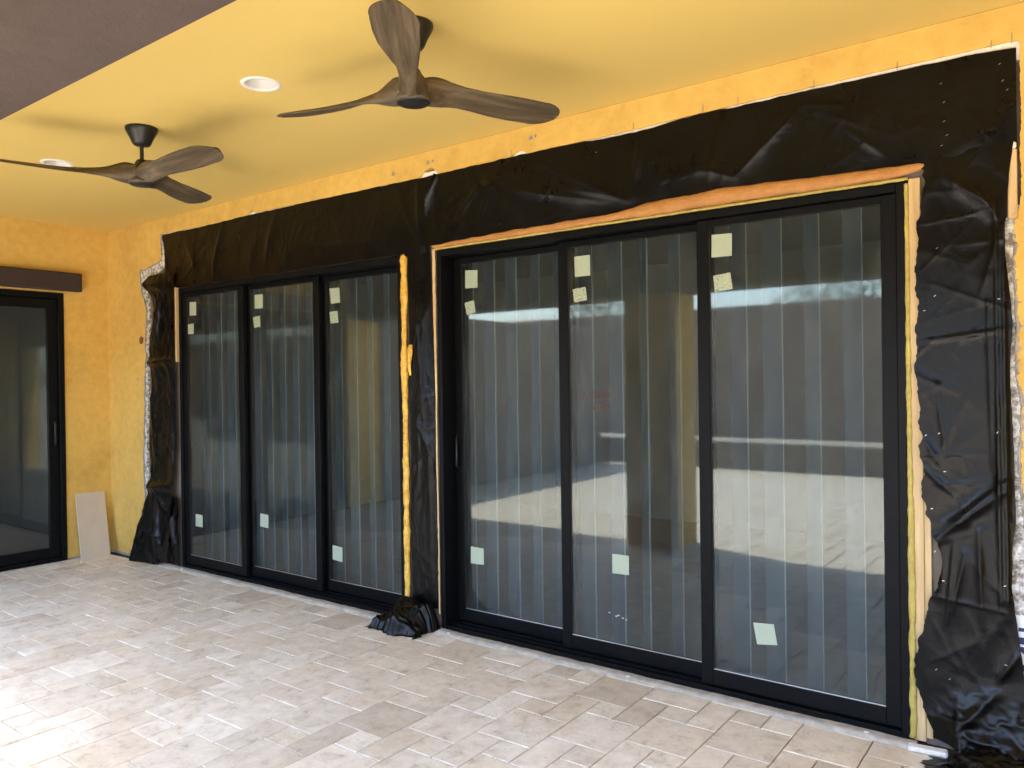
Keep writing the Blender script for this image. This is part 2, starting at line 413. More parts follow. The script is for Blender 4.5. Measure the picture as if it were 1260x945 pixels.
# ---- ceiling with holes for the recessed lights, roof slab above
LX = (2.104, 4.322, 6.52); LY = -1.372; LR = 0.082
def ceiling_mesh():
    V = []; F = []; X0, X1, Y0, Y1 = -0.0, 9.6, -2.78, YS+0.001; hs = 0.14
    def quad(a, b, c, d):
        n = len(V); V.extend([(a, c, H), (b, c, H), (b, d, H), (a, d, H)]); F.append((n, n+3, n+2, n+1))
    quad(X0, X1, Y0, LY-hs); quad(X0, X1, LY+hs, Y1)
    cur = X0
    for x in LX:
        quad(cur, x-hs, LY-hs, LY+hs); cur = x+hs
        n = len(V); N = 32
        for k in range(N):
            t = 2*math.pi*k/N; c, s_ = math.cos(t), math.sin(t); m = max(abs(c), abs(s_))
            V.append((x+LR*c, LY+LR*s_, H)); V.append((x+hs*c/m, LY+hs*s_/m, H))
        for k in range(N):
            a = n+2*k; b = n+2*((k+1) % N); F.append((a, b, b+1, a+1))
    quad(cur, X1, LY-hs, LY+hs)
    return mesh('ceiling', V, F)
ceil = add('ceiling', ceiling_mesh(), 'yellow_ceiling'); tag(ceil, 'smooth yellow painted ceiling of the covered patio', 'ceiling', kind='structure')
rf = MB().box(-3.4, 9.9, -3.26, 4.6, H+0.16, H+0.34).build('roof', 'taupe_stucco'); tag(rf, 'flat roof slab over the covered patio', 'roof', kind='structure')
# ---- dropped outer beam and the column that carries it
bm_ = MB().box(-0.02, 9.62, -3.25, -2.775, 2.40, H+0.155, 0.006).build('patio_beam', 'brown_stucco'); tag(bm_, 'dark brown stucco beam along the open edge of the patio ceiling', 'beam')
MB().box(3.99, 4.52, -3.235, -2.79, 0.0, 2.398, 0.008).build('patio_column', 'yellow_stucco')
tag(bpy.data.objects['patio_column'], 'square yellow stucco column under the outer patio beam', 'column')
# ---- main wall: sheathing with the two door openings, yellow stucco torn back around them
DL0, DL1, DR0, DR1, DH = 1.2075, 3.915, 4.237, 6.969, 2.44
sh = MB()
for (a, b, c, d) in ((0, DL0-0.03, 0, H), (DL1+0.02, DR0-0.012, 0, H), (DR1+0.062, 9.6, 0, H), (DL0-0.03, DL1+0.02, DH+0.012, H), (DR0-0.012, DR1+0.062, DH+0.012, H)):
    sh.box(a, b, YB, 0.22, c, d)
wall = sh.build('main_wall', 'sheathing'); tag(wall, 'long house wall around the two big sliding doors, yellow stucco torn back', 'wall')
left_edge = [(0.60, 0.0), (0.63, 0.25), (0.62, 0.62), (0.60, 0.96), (0.635, 1.30), (0.645, 1.55), (0.655, 1.78), (0.69, 1.86), (0.665, 1.93), (0.675, 2.10), (0.70, 2.30), (0.625, 2.42), (0.60, 2.52), (0.595, 2.655), (0.80, 2.675), (0.965, 2.72), (0.955, 2.94)]
top_edge = [(0.955, 2.945), (1.63, 2.93), (2.25, 2.94), (2.29, 2.965), (2.35, 2.945), (3.0, 2.935), (3.76, 2.93), (4.12, 2.925), (4.16, 2.965), (4.22, 2.975), (4.28, 2.925), (4.85, 2.925), (4.92, 2.955), (4.98, 2.925), (5.67, 2.925), (6.3, 2.935), (6.94, 2.938), (7.35, 2.938), (7.39, 2.935)]
right_edge = [(7.395, 2.93), (7.40, 2.4), (7.395, 2.28), (7.37, 2.20), (7.375, 2.0), (7.385, 1.8), (7.378, 1.6), (7.392, 1.4), (7.385, 1.2), (7.40, 1.0), (7.41, 0.8), (7.43, 0.6), (7.46, 0.3), (7.47, 0.0)]
le = ragged(left_edge, 0.012, 0.014, 3); te = ragged(top_edge, 0.02, 0.003, 5); re_ = ragged(right_edge, 0.012, 0.010, 9)
outline = [(-0.0, 0.0), (-0.0, H-0.0015)] + [(9.6, H-0.0015), (9.6, 0.0)] + re_[::-1] + te[::-1] + le[::-1]
poly_prism('stucco_coat', outline, YS, YB-0.001, 'yellow_stucco', wall)
# exposed white foam board under the torn stucco (set back from the stucco face)
def inset(edge, dx): return [(x+dx, z) for x, z in edge]
fo = ragged(left_edge, 0.015, 0.012, 21)
fb_o = fo + [(1.06, 2.94)] + [(1.06, 2.70), (0.80, 2.56)] + ragged([(0.72, 2.45), (0.735, 2.2), (0.70, 1.9), (0.70, 1.5), (0.67, 1.2), (0.665, 0.9), (0.70, 0.5), (0.72, 0.0)], 0.012, 0.014, 31)
fb_o = [(x-0.02, z) if i < len(fo) else (x, z) for i, (x, z) in enumerate(fb_o)]
poly_prism('foam_board', fb_o, -0.006, YB-0.002, 'white_foam_board', wall)
tp = [(0.99, 2.955), (7.40, 2.95), (7.40, 2.86), (0.99, 2.86)]
poly_prism('foam_board', tp, -0.0045, YB-0.0025, 'chip_white', wall)
ro = [(7.34, 0.62), (7.345, 1.0), (7.34, 2.22), (7.37, 2.28)] + ragged([(7.405, 2.27), (7.405, 1.9), (7.40, 1.4), (7.42, 0.9), (7.45, 0.62)], 0.012, 0.008, 41)
poly_prism('foam_board', ro, -0.009, YB-0.003, 'white_foam_board', wall)
# grey scratch coat lip along the torn edges
def lip(edge, r, seed, mat='grey_mortar', name='scratch_coat'):
    pts = [(x, YS+0.004+0.003*random.random(), z) for x, z in edge]
    m = MB(); m.tube(pts, [r*(0.6+0.8*float(fbm(i*0.4, seed, seed))) for i in range(len(pts))], 6)
    return m.build(name, mat, wall, True)
lip(le, 0.006, 4); lip(re_[int(len(re_)*0.28):], 0.008, 6)
def rubble(edge, n, seed, smin, smax):
    rn = random.Random(seed); m = MB()
    for k in range(n):
        x, z = edge[rn.randrange(len(edge))]; s_ = rn.uniform(smin, smax); bm = bmesh.new(); bmesh.ops.create_icosphere(bm, subdivisions=1, radius=s_)
        for v in bm.verts: v.co = Vector((v.co.x*rn.uniform(0.6, 1.3)+x+rn.uniform(-0.004, 0.014), v.co.y*rn.uniform(0.5, 1.0)+YS+0.004, v.co.z*rn.uniform(0.6, 1.5)+z))
        bm.verts.index_update(); m.raw([v.co[:] for v in bm.verts], [[v.index for v in f.verts] for f in bm.faces]); bm.free()
    o = m.build('broken_stucco', 'grey_mortar', wall); o['kind'] = 'stuff'
    return o
rubble(le, 150, 2, 0.004, 0.012); rubble(re_[int(len(re_)*0.28):], 150, 3, 0.003, 0.009)
# house wrap with print low down beside the right sheet
MB().box(7.34, 7.62, -0.0125, 0.012, 0.0, 0.62).build('house_wrap', 'house_wrap', wall)
def text_obj(name, body, size, mat, M4, parent, ext=0.0004, shear=0.0):
    cu = bpy.data.curves.new(name, 'FONT'); cu.body = body; cu.size = size; cu.extrude = ext; cu.shear = shear; cu.resolution_u = 4
    tmp = bpy.data.objects.new('tmp', cu); COL.objects.link(tmp)
    dg = bpy.context.evaluated_depsgraph_get(); me = bpy.data.meshes.new_from_object(tmp.evaluated_get(dg)); bpy.data.objects.remove(tmp)
    me.materials.clear(); o = add(name, me, mat, parent); o.matrix_world = M4; return o
def wall_text_matrix(x, y, z, rot=0.0):      # text readable from -Y, rotated in the wall plane
    return Matrix.Translation((x, y, z)) @ Matrix.Rotation(-rot, 4, 'Y') @ Matrix.Rotation(math.pi/2, 4, 'X')
text_obj('wrap_print', 'GUMII', 0.155, 'wrap_ink', wall_text_matrix(7.478, -0.0135, 0.16, math.pi/2), wall)
MB().box(7.372, 7.60, -0.0138, -0.0128, 0.145, 0.152).build('wrap_print_line', 'wrap_ink', wall)
MB().box(7.352, 7.60, -0.0138, -0.0128, 0.505, 0.522).build('wrap_print_line', 'wrap_ink', wall)
# wood stud and bits at the top right edge
MB().box(7.352, 7.385, -0.028, -0.016, 2.22, 2.50, 0.003).build('stud_piece', 'pine', wall)
MB().box(7.354, 7.383, -0.029, -0.017, 2.501, 2.53, 0.008).build('stud_cap', 'chip_white', wall)
# holes, patches, wire ends
for x, z, r, m_ in ((0.60, 2.015, 0.040, 'rust'), (3.874, 2.991, 0.016, 'grey_mortar'), (4.19, 3.012, 0.014, 'grey_mortar'), (4.23, 3.014, 0.010, 'grey_mortar'), (4.00, 2.975, 0.006, 'grey_mortar'), (5.00, 3.012, 0.015, 'grey_mortar'), (5.035, 3.016, 0.009, 'grey_mortar'), (0.53, 1.66, 0.014, 'grey_mortar'), (0.50, 1.60, 0.008, 'grey_mortar')):
    n = 14; V = [(x, YS-0.004, z)]; 
    for k in range(n):
        t = 2*math.pi*k/n; q = r*(0.75+0.5*random.random()); V.append((x+q*math.cos(t), YS-0.0008, z+q*math.sin(t)*1.0))
    add('plaster_spot', mesh('plaster_spot', V, [(0, 1+(k+1) % n, 1+k) for k in range(n)], True), m_, wall)
for x in (4.86, 5.67, 6.06, 6.24, 6.60, 6.95, 7.30, 7.37):
    MB().tube([(x, -0.02, 2.925), (x+0.002, -0.022, 2.955+0.015*random.random())], 0.0016, 5).build('wire_end', 'wire', wall)
for k in range(14):
    z = random.choice((random.uniform(2.05, 2.30), random.uniform(2.2, 2.3), random.uniform(0.55, 0.95), random.uniform(1.2, 1.9))); x = 7.385
    pts = [(x+random.uniform(-0.03, 0.01), -0.02-random.uniform(0, 0.03), z+random.uniform(-0.05, 0.05)) for q in range(4)]
    cu = [tuple(Vector(pts[0])*((1-t)**3)+Vector(pts[1])*(3*t*(1-t)**2)+Vector(pts[2])*(3*t*t*(1-t))+Vector(pts[3])*t**3) for t in np.linspace(0, 1, 9)]
    MB().tube(cu, 0.0007, 4).build('lath_wire', 'wire', wall)
MB().box(0.0, 0.66, YS-0.004, YS+0.002, -0.004, 0.016).build('base_line', 'grey_mortar', wall)
# ---- end wall with its own slider opening
EY0, EY1 = -2.70, -0.425
ew = MB(); ew.box(-0.2, 0.0, EY1, YB-0.001, 0, H).box(-0.2, 0.0, -3.26, EY0, 0, H).box(-0.2, 0.0, EY0, EY1, 2.46, H)
endwall = ew.build('end_wall', 'yellow_stucco'); tag(endwall, 'short yellow stucco wall at the far end of the patio', 'wall')
MB().box(-0.001, 0.007, -0.42, -0.03, -0.004, 0.012).build('base_line', 'grey_mortar', endwall)
sw = MB().box(9.6, 9.8, -3.26, 0.2, 0, H).build('side_wall', 'yellow_stucco'); tag(sw, 'yellow stucco wall closing the near end of the patio', 'wall')
# ---- garden beyond (seen reflected in the panes)
wing = MB().box(-4.0, 0.0, -9.2, -3.27, 0, 2.55, 0.01).build('house_wing', 'taupe_stucco'); tag(wing, 'low taupe stucco house wing running out from the patio end', 'building')
sm = empty('seat_wall', (5.5, -9.6, 0)); tag(sm, 'low stucco garden wall with a pale cap edging the paved yard', 'wall')
MB().box(-6.5, 8.0, -0.16, 0.16, 0, 0.42).build('wall_body', 'grey_block', sm); MB().box(-6.53, 8.03, -0.20, 0.20, 0.421, 0.48, 0.01).build('cap', 'wall_cap', sm)
yw = MB().box(-30, 30, -17.2, -17.0, -0.03, 3.55, 0.01).build('yard_wall', 'grey_block'); tag(yw, 'tall grey brown block wall along the back of the yard', 'wall')
hv = []; hf = []
for i in range(41):
    for j in range(6):
        x = -160+8*i; hv.append((x, -60-12*j, -0.03 + (9+7*float(fbm(x*0.03, 1.5, 3)))*math.sin(j/5*math.pi/2) if j else -0.03))
for i in range(40):
    for j in range(5): a = i*6+j; hf.append((a, a+6, a+7, a+1))
hl = add('hills', mesh('hills', hv, hf, True), 'desert_ground'); tag(hl, 'low desert hills beyond the yard wall', 'hills', kind='structure')
def tree(x, y, h, r, label, seed):
    rn = random.Random(seed); root = empty('yard_tree', (x, y, 0)); tag(root, label, 'tree', 'trees behind the yard wall')
    t = MB(); t.tube([(0, 0, -0.03), (0.06, 0.03, h*0.35), (-0.05, 0.0, h*0.6)], [0.16, 0.12, 0.07], 8)
    cl = []
    for k in range(9):
        a = rn.uniform(0, 6.28); e = (math.cos(a)*r*rn.uniform(0.3, 0.8), math.sin(a)*r*rn.uniform(0.3, 0.8), h*rn.uniform(0.6, 0.95)); cl.append(e)
        t.tube([(0, 0, h*rn.uniform(0.35, 0.55)), (e[0]*0.5, e[1]*0.5, h*0.65), e], [0.06, 0.04, 0.015], 5)
    t.build('trunk', 'bark', root, True)
    V = []; F = []
    for e in cl:
        for k in range(420):
            d = Vector((rn.gauss(0, 1), rn.gauss(0, 1), rn.gauss(0, 0.7))).normalized()*r*0.42*rn.random()**0.4
            p = Vector(e)+d; u = Vector((rn.gauss(0, 1), rn.gauss(0, 1), rn.gauss(0, 1))).normalized(); v = u.orthogonal().normalized(); s_ = rn.uniform(0.03, 0.075)
            n = len(V); V += [p-u*s_, p+v*s_*0.4, p+u*s_, p-v*s_*0.4]; F.append((n, n+1, n+2, n+3))
    add('crown', mesh('crown', V, F), 'leaf', root)
tree(1.2, -20.0, 5.0, 1.9, 'bushy tree behind the yard wall opposite the column', 1)
tree(4.3, -21.0, 4.2, 1.2, 'small tree behind the yard wall opposite the right door', 2)
tree(-7.0, -20.0, 5.4, 2.2, 'broad tree behind the yard wall beyond the house wing', 3)

# ---- rooms behind the glass
rm = MB()
rm.box(-0.2, 9.8, 4.4, 4.5, -0.02, 2.9).box(-0.2, -0.1, 0.24, 4.4, -0.02, 2.9).box(9.7, 9.8, 0.24, 4.4, -0.02, 2.9).box(-0.2, 9.8, 0.22, 4.5, 2.9, 3.0)
o = rm.build('interior_room', 'interior_paint'); tag(o, 'dim grey room seen through the sliding doors', 'room', kind='structure')
o = MB().box(-0.1, 9.7, 0.221, 4.4, -0.10, -0.001).build('interior_floor', 'interior_floor'); tag(o, 'dim interior floor behind the doors', 'floor', kind='structure')
o = MB().box(-3.6, -3.5, -3.2, 0.2, -0.02, 2.9).box(-3.5, -0.2, 0.1, 0.2, -0.02, 2.9).box(-3.5, -0.2, -3.26, -3.2, -0.02, 2.9).box(-3.6, -0.2, -3.26, 0.2, 2.9, 3.0).build('end_room', 'interior_paint'); tag(o, 'dark room behind the far slider', 'room', kind='structure')

# ================================================================== OBJECTS
# ---- sliding doors
def quad_sticker(pts, y, mat, parent):
    V = [(x, y-0.0006, z) for x, z in pts] + [(x, y, z) for x, z in pts]
    F = [(0, 1, 2, 3), (7, 6, 5, 4)] + [(k, k+4, (k+1) % 4+4, (k+1) % 4) for k in range(4)]
    me = mesh('sticker', V, F); bm = bmesh.new(); bm.from_mesh(me); bmesh.ops.recalc_face_normals(bm, faces=bm.faces); bm.to_mesh(me); bm.free()
    return add('sticker', me, mat, parent)
def sliding_door(x0, x1, panels, label, stickers, group=None):
    root = empty('sliding_door', ((x0+x1)/2, 0, 0)); tag(root, label, 'sliding door')
    ox = (x0+x1)/2
    fr = MB(); JW = 0.034; c = 0.002
    fr.box(x0-ox, x0-ox+JW, 0, 0.20, 0, DH, c).box(x1-ox-JW, x1-ox, 0, 0.20, 0, DH, c)
    fr.box(x0-ox+JW+0.0005, x1-ox-JW-0.0005, 0.001, 0.20, DH-0.038, DH-0.0005, c)
    fr.build('outer_frame', 'black_aluminium', root)
    st = MB(); st.box(x0-ox+JW+0.0005, x1-ox-JW-0.0005, -0.002, 0.20, 0.002, 0.018, 0.002)
    st.build('sill', 'black_aluminium', root)
    for yy in (0.000, 0.062, 0.117, 0.172):
        MB().box(x0-ox+JW+0.001, x1-ox-JW-0.001, yy, yy+0.006, 0.0185, 0.034, 0.001).build('track_rail', 'black_aluminium', root)
    for n, (a, b, y) in enumerate(panels):
        D = 0.040; SW = 0.064; z0, z1 = 0.040, DH-0.043
        p = MB(); bt, tp_ = 0.078, 0.036
        p.box(a-ox, a-ox+SW, y, y+D, z0, z1, 0.003).box(b-ox-SW, b-ox, y, y+D, z0, z1, 0.003)
        p.box(a-ox+SW-0.001, b-ox-SW+0.001, y+0.0015, y+D-0.0015, z0+0.001, z0+bt, 0.003).box(a-ox+SW-0.001, b-ox-SW+0.001, y+0.0015, y+D-0.0015, z1-tp_, z1-0.001, 0.003)
        po = p.build('door_panel', 'black_aluminium', root)
        MB().box(a-ox+SW-0.004, b-ox-SW+0.004, y+0.012, y+0.018, z0+bt-0.004, z1-tp_+0.004).build('glass_pane', 'door_glass', po)
        # pale glazing bead at the foot of the pane
        MB().box(a-ox+SW, b-ox-SW, y+0.0065, y+0.0115, z0+bt-0.001, z0+bt+0.0035).build('glazing_bead', 'steel', po)
        MB().box(a-ox+SW, a-ox+SW+0.003, y+0.0065, y+0.0115, z0+bt+0.004, z1-tp_).build('glazing_bead', 'rubber', po)
        for k, pts in enumerate(stickers[n]):
            quad_sticker([(q[0]-ox, q[1]) for q in pts], y+0.0110, 'sticker_printed' if k == 1 else 'sticker_blank', po)
    return root, ox
RS = [[[(4.363, 2.314), (4.465, 2.308), (4.463, 2.195), (4.361, 2.198)], [(4.352, 2.104), (4.432, 2.117), (4.446, 2.036), (4.372, 2.026)], [(4.379, 0.527), (4.485, 0.525), (4.485, 0.420), (4.377, 0.418)]],
      [[(5.228, 2.306), (5.333, 2.306), (5.334, 2.188), (5.231, 2.188)], [(5.214, 2.119), (5.301, 2.126), (5.311, 2.050), (5.224, 2.042)], [(5.453, 0.620), (5.557, 0.620), (5.556, 0.513), (5.452, 0.510)]],
      [[(6.080, 2.320), (6.186, 2.316), (6.184, 2.203), (6.078, 2.205)], [(6.086, 2.112), (6.175, 2.122), (6.186, 2.038), (6.093, 2.030)], [(6.269, 0.390), (6.371, 0.398), (6.387, 0.300), (6.288, 0.286)]]]
LS = [[[(1.341, 2.313), (1.441, 2.310), (1.438, 2.194), (1.338, 2.198)], [(1.310, 2.124), (1.399, 2.127), (1.396, 2.036), (1.308, 2.038)], [(1.385, 0.482), (1.490, 0.479), (1.488, 0.375), (1.383, 0.376)]],
      [[(2.192, 2.316), (2.299, 2.315), (2.297, 2.204), (2.190, 2.205)], [(2.166, 2.136), (2.255, 2.146), (2.263, 2.057), (2.180, 2.050)], [(2.225, 0.555), (2.331, 0.549), (2.328, 0.443), (2.222, 0.450)]],
      [[(3.037, 2.305), (3.146, 2.302), (3.153, 2.193), (3.053, 2.188)], [(3.034, 2.129), (3.124, 2.132), (3.132, 2.044), (3.045, 2.042)], [(3.032, 0.382), (3.141, 0.374), (3.139, 0.265), (3.030, 0.274)]]]
dr, drx = sliding_door(DR0, DR1, [(4.272, 5.182, 0.125), (5.120, 6.063, 0.070), (6.002, 6.934, 0.015)], 'wide black three panel glass sliding door nearest the white scrap of trim', RS)
dl, dlx = sliding_door(DL0, DL1, [(1.242, 2.120, 0.015), (2.076, 2.984, 0.070), (2.940, 3.880, 0.125)], 'farther black three panel glass sliding door with yellow foam along its jamb', LS)
# handle on the recessed panel of the right door; red marker scrawl on the middle pane
hp = [c for c in dr.children if c.name.startswith('door_panel')]
MB().tube([(4.300-drx, 0.120, 1.03), (4.300-drx, 0.098, 1.05), (4.300-drx, 0.098, 1.23), (4.300-drx, 0.120, 1.25)], 0.007, 8).build('handle', 'matte_black', hp[0], True)
dr_panel2 = hp[1]
bpy.context.view_layer.update()
text_obj('marker_scrawl', '3 Vallen', 0.066, 'marker_red', wall_text_matrix(5.255, 0.0809, 1.482, 0.06), dr_panel2, 0.0001, 0.25)
text_obj('marker_scrawl', 'Depr', 0.056, 'marker_red', wall_text_matrix(5.335, 0.0809, 1.425, 0.02), dr_panel2, 0.0001, 0.2)
for o in [c for c in dr_panel2.children if c.name.startswith('marker')]: o.location = o.location   # keeps world placement
# smears of dried plaster on the panes
def smear(x, z, w_, h_, y, parent, ox):
    n = 10; V = [(x-ox, y, z)]
    for k in range(n):
        t = 2*math.pi*k/n; q = 0.4+0.6*random.random(); V.append((x-ox+w_*q*math.cos(t), y-0.0002, z+h_*q*math.sin(t)))
    add('plaster_smear', mesh('plaster_smear', V, [(0, 1+k, 1+(k+1) % n) for k in range(n)]), 'chip_white', parent)
for (x, z) in ((5.430, 0.285), (5.475, 0.272), (5.488, 0.279), (5.535, 0.262), (5.515, 0.268)): smear(x, z, 0.011, 0.0045, 0.0812, dr_panel2, drx)
# ---- pale strips hanging behind the panes
def strips(x0, x1, label, first, pitch):
    root = empty('strip_curtain', ((x0+x1)/2, 0.27, 0)); tag(root, label, 'strip curtain', 'pale strip curtains behind the doors'); ox = (x0+x1)/2
    MB().box(x0-ox, x1-ox, -0.02, 0.03, 2.56, 2.62, 0.003).build('head_rail', 'white_trim', root)
    x = first; k = 0; me0 = None
    while x < x1:
        wd = 0.098
        if x-wd > x0:
            V = []; nseg = 6
            for i in range(nseg+1):
                u = i/nseg; V += [(-wd/2+wd*u, 0.006*math.sin(u*math.pi), 0.03), (-wd/2+wd*u, 0.006*math.sin(u*math.pi), 2.56)]
            F = [(2*i, 2*i+2, 2*i+3, 2*i+1) for i in range(nseg)]
            if me0 is None:
                me0 = mesh('slat', V, F, True); me0.materials.append(MATS['strip_blue'])
                e0 = MB().box(-0.0025, 0.0025, -0.006, 0.004, 0.03, 2.56, 0.001); em = mesh('slat_edge_glint', e0.V, e0.F); em.materials.append(MATS['strip_edge_glint'])
            s_ = add('slat', me0, None, root, (x-wd/2-ox, random.uniform(-0.004, 0.004), 0)); s_.rotation_euler = (0, 0, random.gauss(0.0, 0.16)); s_.scale = (random.uniform(0.55, 1.15), 1, 1)
            add('slat_edge_glint', em, None, s_, (wd/2, 0, 0))  # thin bright bar standing for light on the rim
        x += pitch+random.uniform(-0.012, 0.012); k += 1
    return root
strips(4.20, 7.00, 'pale blue strips hanging behind the panes of the wide right sliding door', 4.305, 0.1885)
strips(1.15, 3.95, 'pale blue strips hanging behind the panes of the farther left sliding door', 1.264, 0.1765)

# ---- far slider in the end wall with its brown header
es = empty('end_slider', (0, (EY0+EY1)/2, 0)); tag(es, 'dark framed glass slider in the far end wall under a brown header', 'sliding door'); oy = (EY0+EY1)/2
MB().box(-0.14, 0.012, EY1-oy-0.05, EY1-oy-0.002, 0, 2.455, 0.003).box(-0.14, 0.012, EY0-oy+0.002, EY0-oy+0.05, 0, 2.455, 0.003).box(-0.14, 0.011, EY0-oy+0.051, EY1-oy-0.051, 2.40, 2.455, 0.003).build('outer_frame', 'black_aluminium', es)
MB().box(-0.14, 0.016, EY0-oy+0.051, EY1-oy-0.051, 0.0, 0.035, 0.003).build('sill', 'black_aluminium', es)
for a, b, x in ((EY1-oy-0.053, -0.05, -0.05), (0.03, EY0-oy+0.053, -0.10)):
    lo, hi = min(a, b), max(a, b)
    p = MB(); p.box(x, x+0.04, lo, lo+0.085, 0.037, 2.395, 0.003).box(x, x+0.04, hi-0.085, hi, 0.037, 2.395, 0.003).box(x+0.001, x+0.039, lo+0.085, hi-0.085, 0.038, 0.13, 0.003).box(x+0.001, x+0.039, lo+0.085, hi-0.085, 2.31, 2.394, 0.003)
    po = p.build('door_panel', 'black_aluminium', es)
    MB().box(x+0.016, x+0.022, lo+0.08, hi-0.08, 0.125, 2.315).build('glass_pane', 'dark_glass', po)
    if x > -0.07: MB().tube([(x+0.04, hi-0.04, 1.06), (x+0.065, hi-0.04, 1.08), (x+0.065, hi-0.04, 1.26), (x+0.04, hi-0.04, 1.28)], 0.009, 8).build('handle', 'matte_black', po, True)
hd = MB().box(0.001, 0.075, -3.0, -0.286, 2.476, 2.645, 0.008).build('door_header', 'brown_stucco'); tag(hd, 'brown header board over the far end slider', 'header')

# ---- black plastic sheets
def seg_d(x, z, s):
    (ax, az), (bx, bz) = s; dx, dz = bx-ax, bz-az; L2 = dx*dx+dz*dz
    t = np.clip(((x-ax)*dx+(z-az)*dz)/L2, 0, 1)
    return np.hypot(x-(ax+t*dx), z-(az+t*dz)), t
def sheet_mesh(name, X, Z, ybase, creases=(), a1=0.012, f1=(2.0, 2.0), a2=0.0025, f2=(7, 7), seed=1, pin=None, extra=None, thick=0.0015):
    D = a1*ridge(X*f1[0], Z*f1[1], seed, 2.2) + a2*ridge(X*f2[0]+3*Z, Z*f2[1]-2*X, seed+5, 3.0)
    for s, amp, wd in creases:
        d, t = seg_d(X, Z, s); D = D + amp*np.exp(-(d/wd))*(0.35+0.65*np.sin(np.pi*np.clip(t*0.9+0.1, 0, 1)))
    rn = random.Random(seed*77); x0, x1, z0, z1 = X.min(), X.max(), Z.min(), Z.max(); area = (x1-x0)*(z1-z0)
    for k in range(int(34*area/0.8)+10):
        a = rn.uniform(0, math.pi); L = rn.uniform(0.05, 0.26); cx_, cz_ = rn.uniform(x0, x1), rn.uniform(z0, z1)
        d, t = seg_d(X, Z, ((cx_-L*math.cos(a), cz_-L*math.sin(a)), (cx_+L*math.cos(a), cz_+L*math.sin(a))))
        D = D + rn.uniform(0.0012, 0.0055)*np.exp(-d/rn.uniform(0.006, 0.028))*np.sin(np.pi*np.clip(t*0.9+0.05, 0, 1))
    if pin is not None: D = D*pin
    Y = ybase - D
    if extra is not None: X, Y, Z = extra(X, Y, Z)
    nu, nv = X.shape
    V = [(float(X[i, j]), float(Y[i, j]), float(Z[i, j])) for i in range(nu) for j in range(nv)]
    F = [(i*nv+j, (i+1)*nv+j, (i+1)*nv+j+1, i*nv+j+1) for i in range(nu-1) for j in range(nv-1)]
    return mesh(name, V, F, True)
def interp(pts, s):
    p = np.array(pts); return np.interp(s, p[:, 0], p[:, 1])
def jag(s, amp, seed, f=14): return amp*(fbm(s*f, np.full_like(s, seed*1.7), seed, 4)-0.5)*2
# header sheet over the left door
def header(name, x0, x1, top, bot, seed, creases, label, ybase, res=0.011, a1=0.012):
    xs = np.linspace(x0, x1, int((x1-x0)/res)); n = 46
    zt = interp(top, xs)+jag(xs, 0.006, seed); zb = interp(bot, xs)
    u = np.linspace(0, 1, n)
    Xg = np.repeat(xs[:, None], n, 1); Zg = zt[:, None]*(1-u)[None]+zb[:, None]*u[None]
    pin = (0.25+0.75*np.sin(np.pi*np.clip(u*0.94+0.03, 0, 1)))[None].repeat(len(xs), 0)
    t_ = (Xg-x0)/(x1-x0)
    def lap(X, Y, Z):
        e = np.exp(-(X-x0)/0.10); return X+e*(0.065*np.clip((Z-2.70)/0.2, 0, 1)**1.5-0.02*np.sin((Z-2.45)*9)), Y-0.05*np.exp(-(X-x0)/0.035)*(0.6+0.4*np.sin(Z*16)), Z
    me = sheet_mesh(name, Xg, Zg, ybase, creases, seed=seed, a1=a1, pin=pin, extra=lap)
    o = add(name, me, 'black_plastic'); tag(o, label, 'plastic sheet'); return o
# left header: slanted left end
xs = np.linspace(0, 1, 300); n = 50; u = np.linspace(0, 1, n)
xl = 0.972+0.07*np.sin(np.pi*np.minimum(1, u*1.0))*0.9; xr = 4.235-0.045*u
Xg = xl[None]*(1-xs)[:, None]+xr[None]*xs[:, None]
zt = interp([(0, 2.925), (0.97, 2.925), (1.0, 2.935), (1.63, 2.930), (2.3, 2.936), (3.2, 2.932), (4.3, 2.922)], Xg[:, 0])+jag(Xg[:, 0], 0.005, 2)
zb = interp([(0, 2.455), (1.05, 2.462), (1.2, 2.445), (3.9, 2.445), (4.0, 2.43), (4.3, 2.43)], Xg[:, 0])
Zg = zt[:, None]*(1-u)[None]+zb[:, None]*u[None]
pin = (0.25+0.75*np.sin(np.pi*np.clip(u*0.94+0.03, 0, 1)))[None].repeat(300, 0)
hl_ = add('plastic_sheet', sheet_mesh('plastic_sheet', Xg, Zg, -0.010, [(((1.9, 2.90), (1.75, 2.46)), 0.016, 0.03), (((1.35, 2.88), (1.55, 2.5)), 0.010, 0.03), (((2.6, 2.9), (2.45, 2.5)), 0.012, 0.035), (((3.9, 2.9), (4.1, 2.5)), 0.014, 0.04), (((4.1, 2.92), (4.12, 2.45)), 0.02, 0.03), (((3.0, 2.6), (3.8, 2.55)), 0.006, 0.03)], seed=2, a1=0.010, pin=pin), 'black_plastic')
tag(hl_, 'black plastic sheet stapled across the wall above the farther left door', 'plastic sheet')
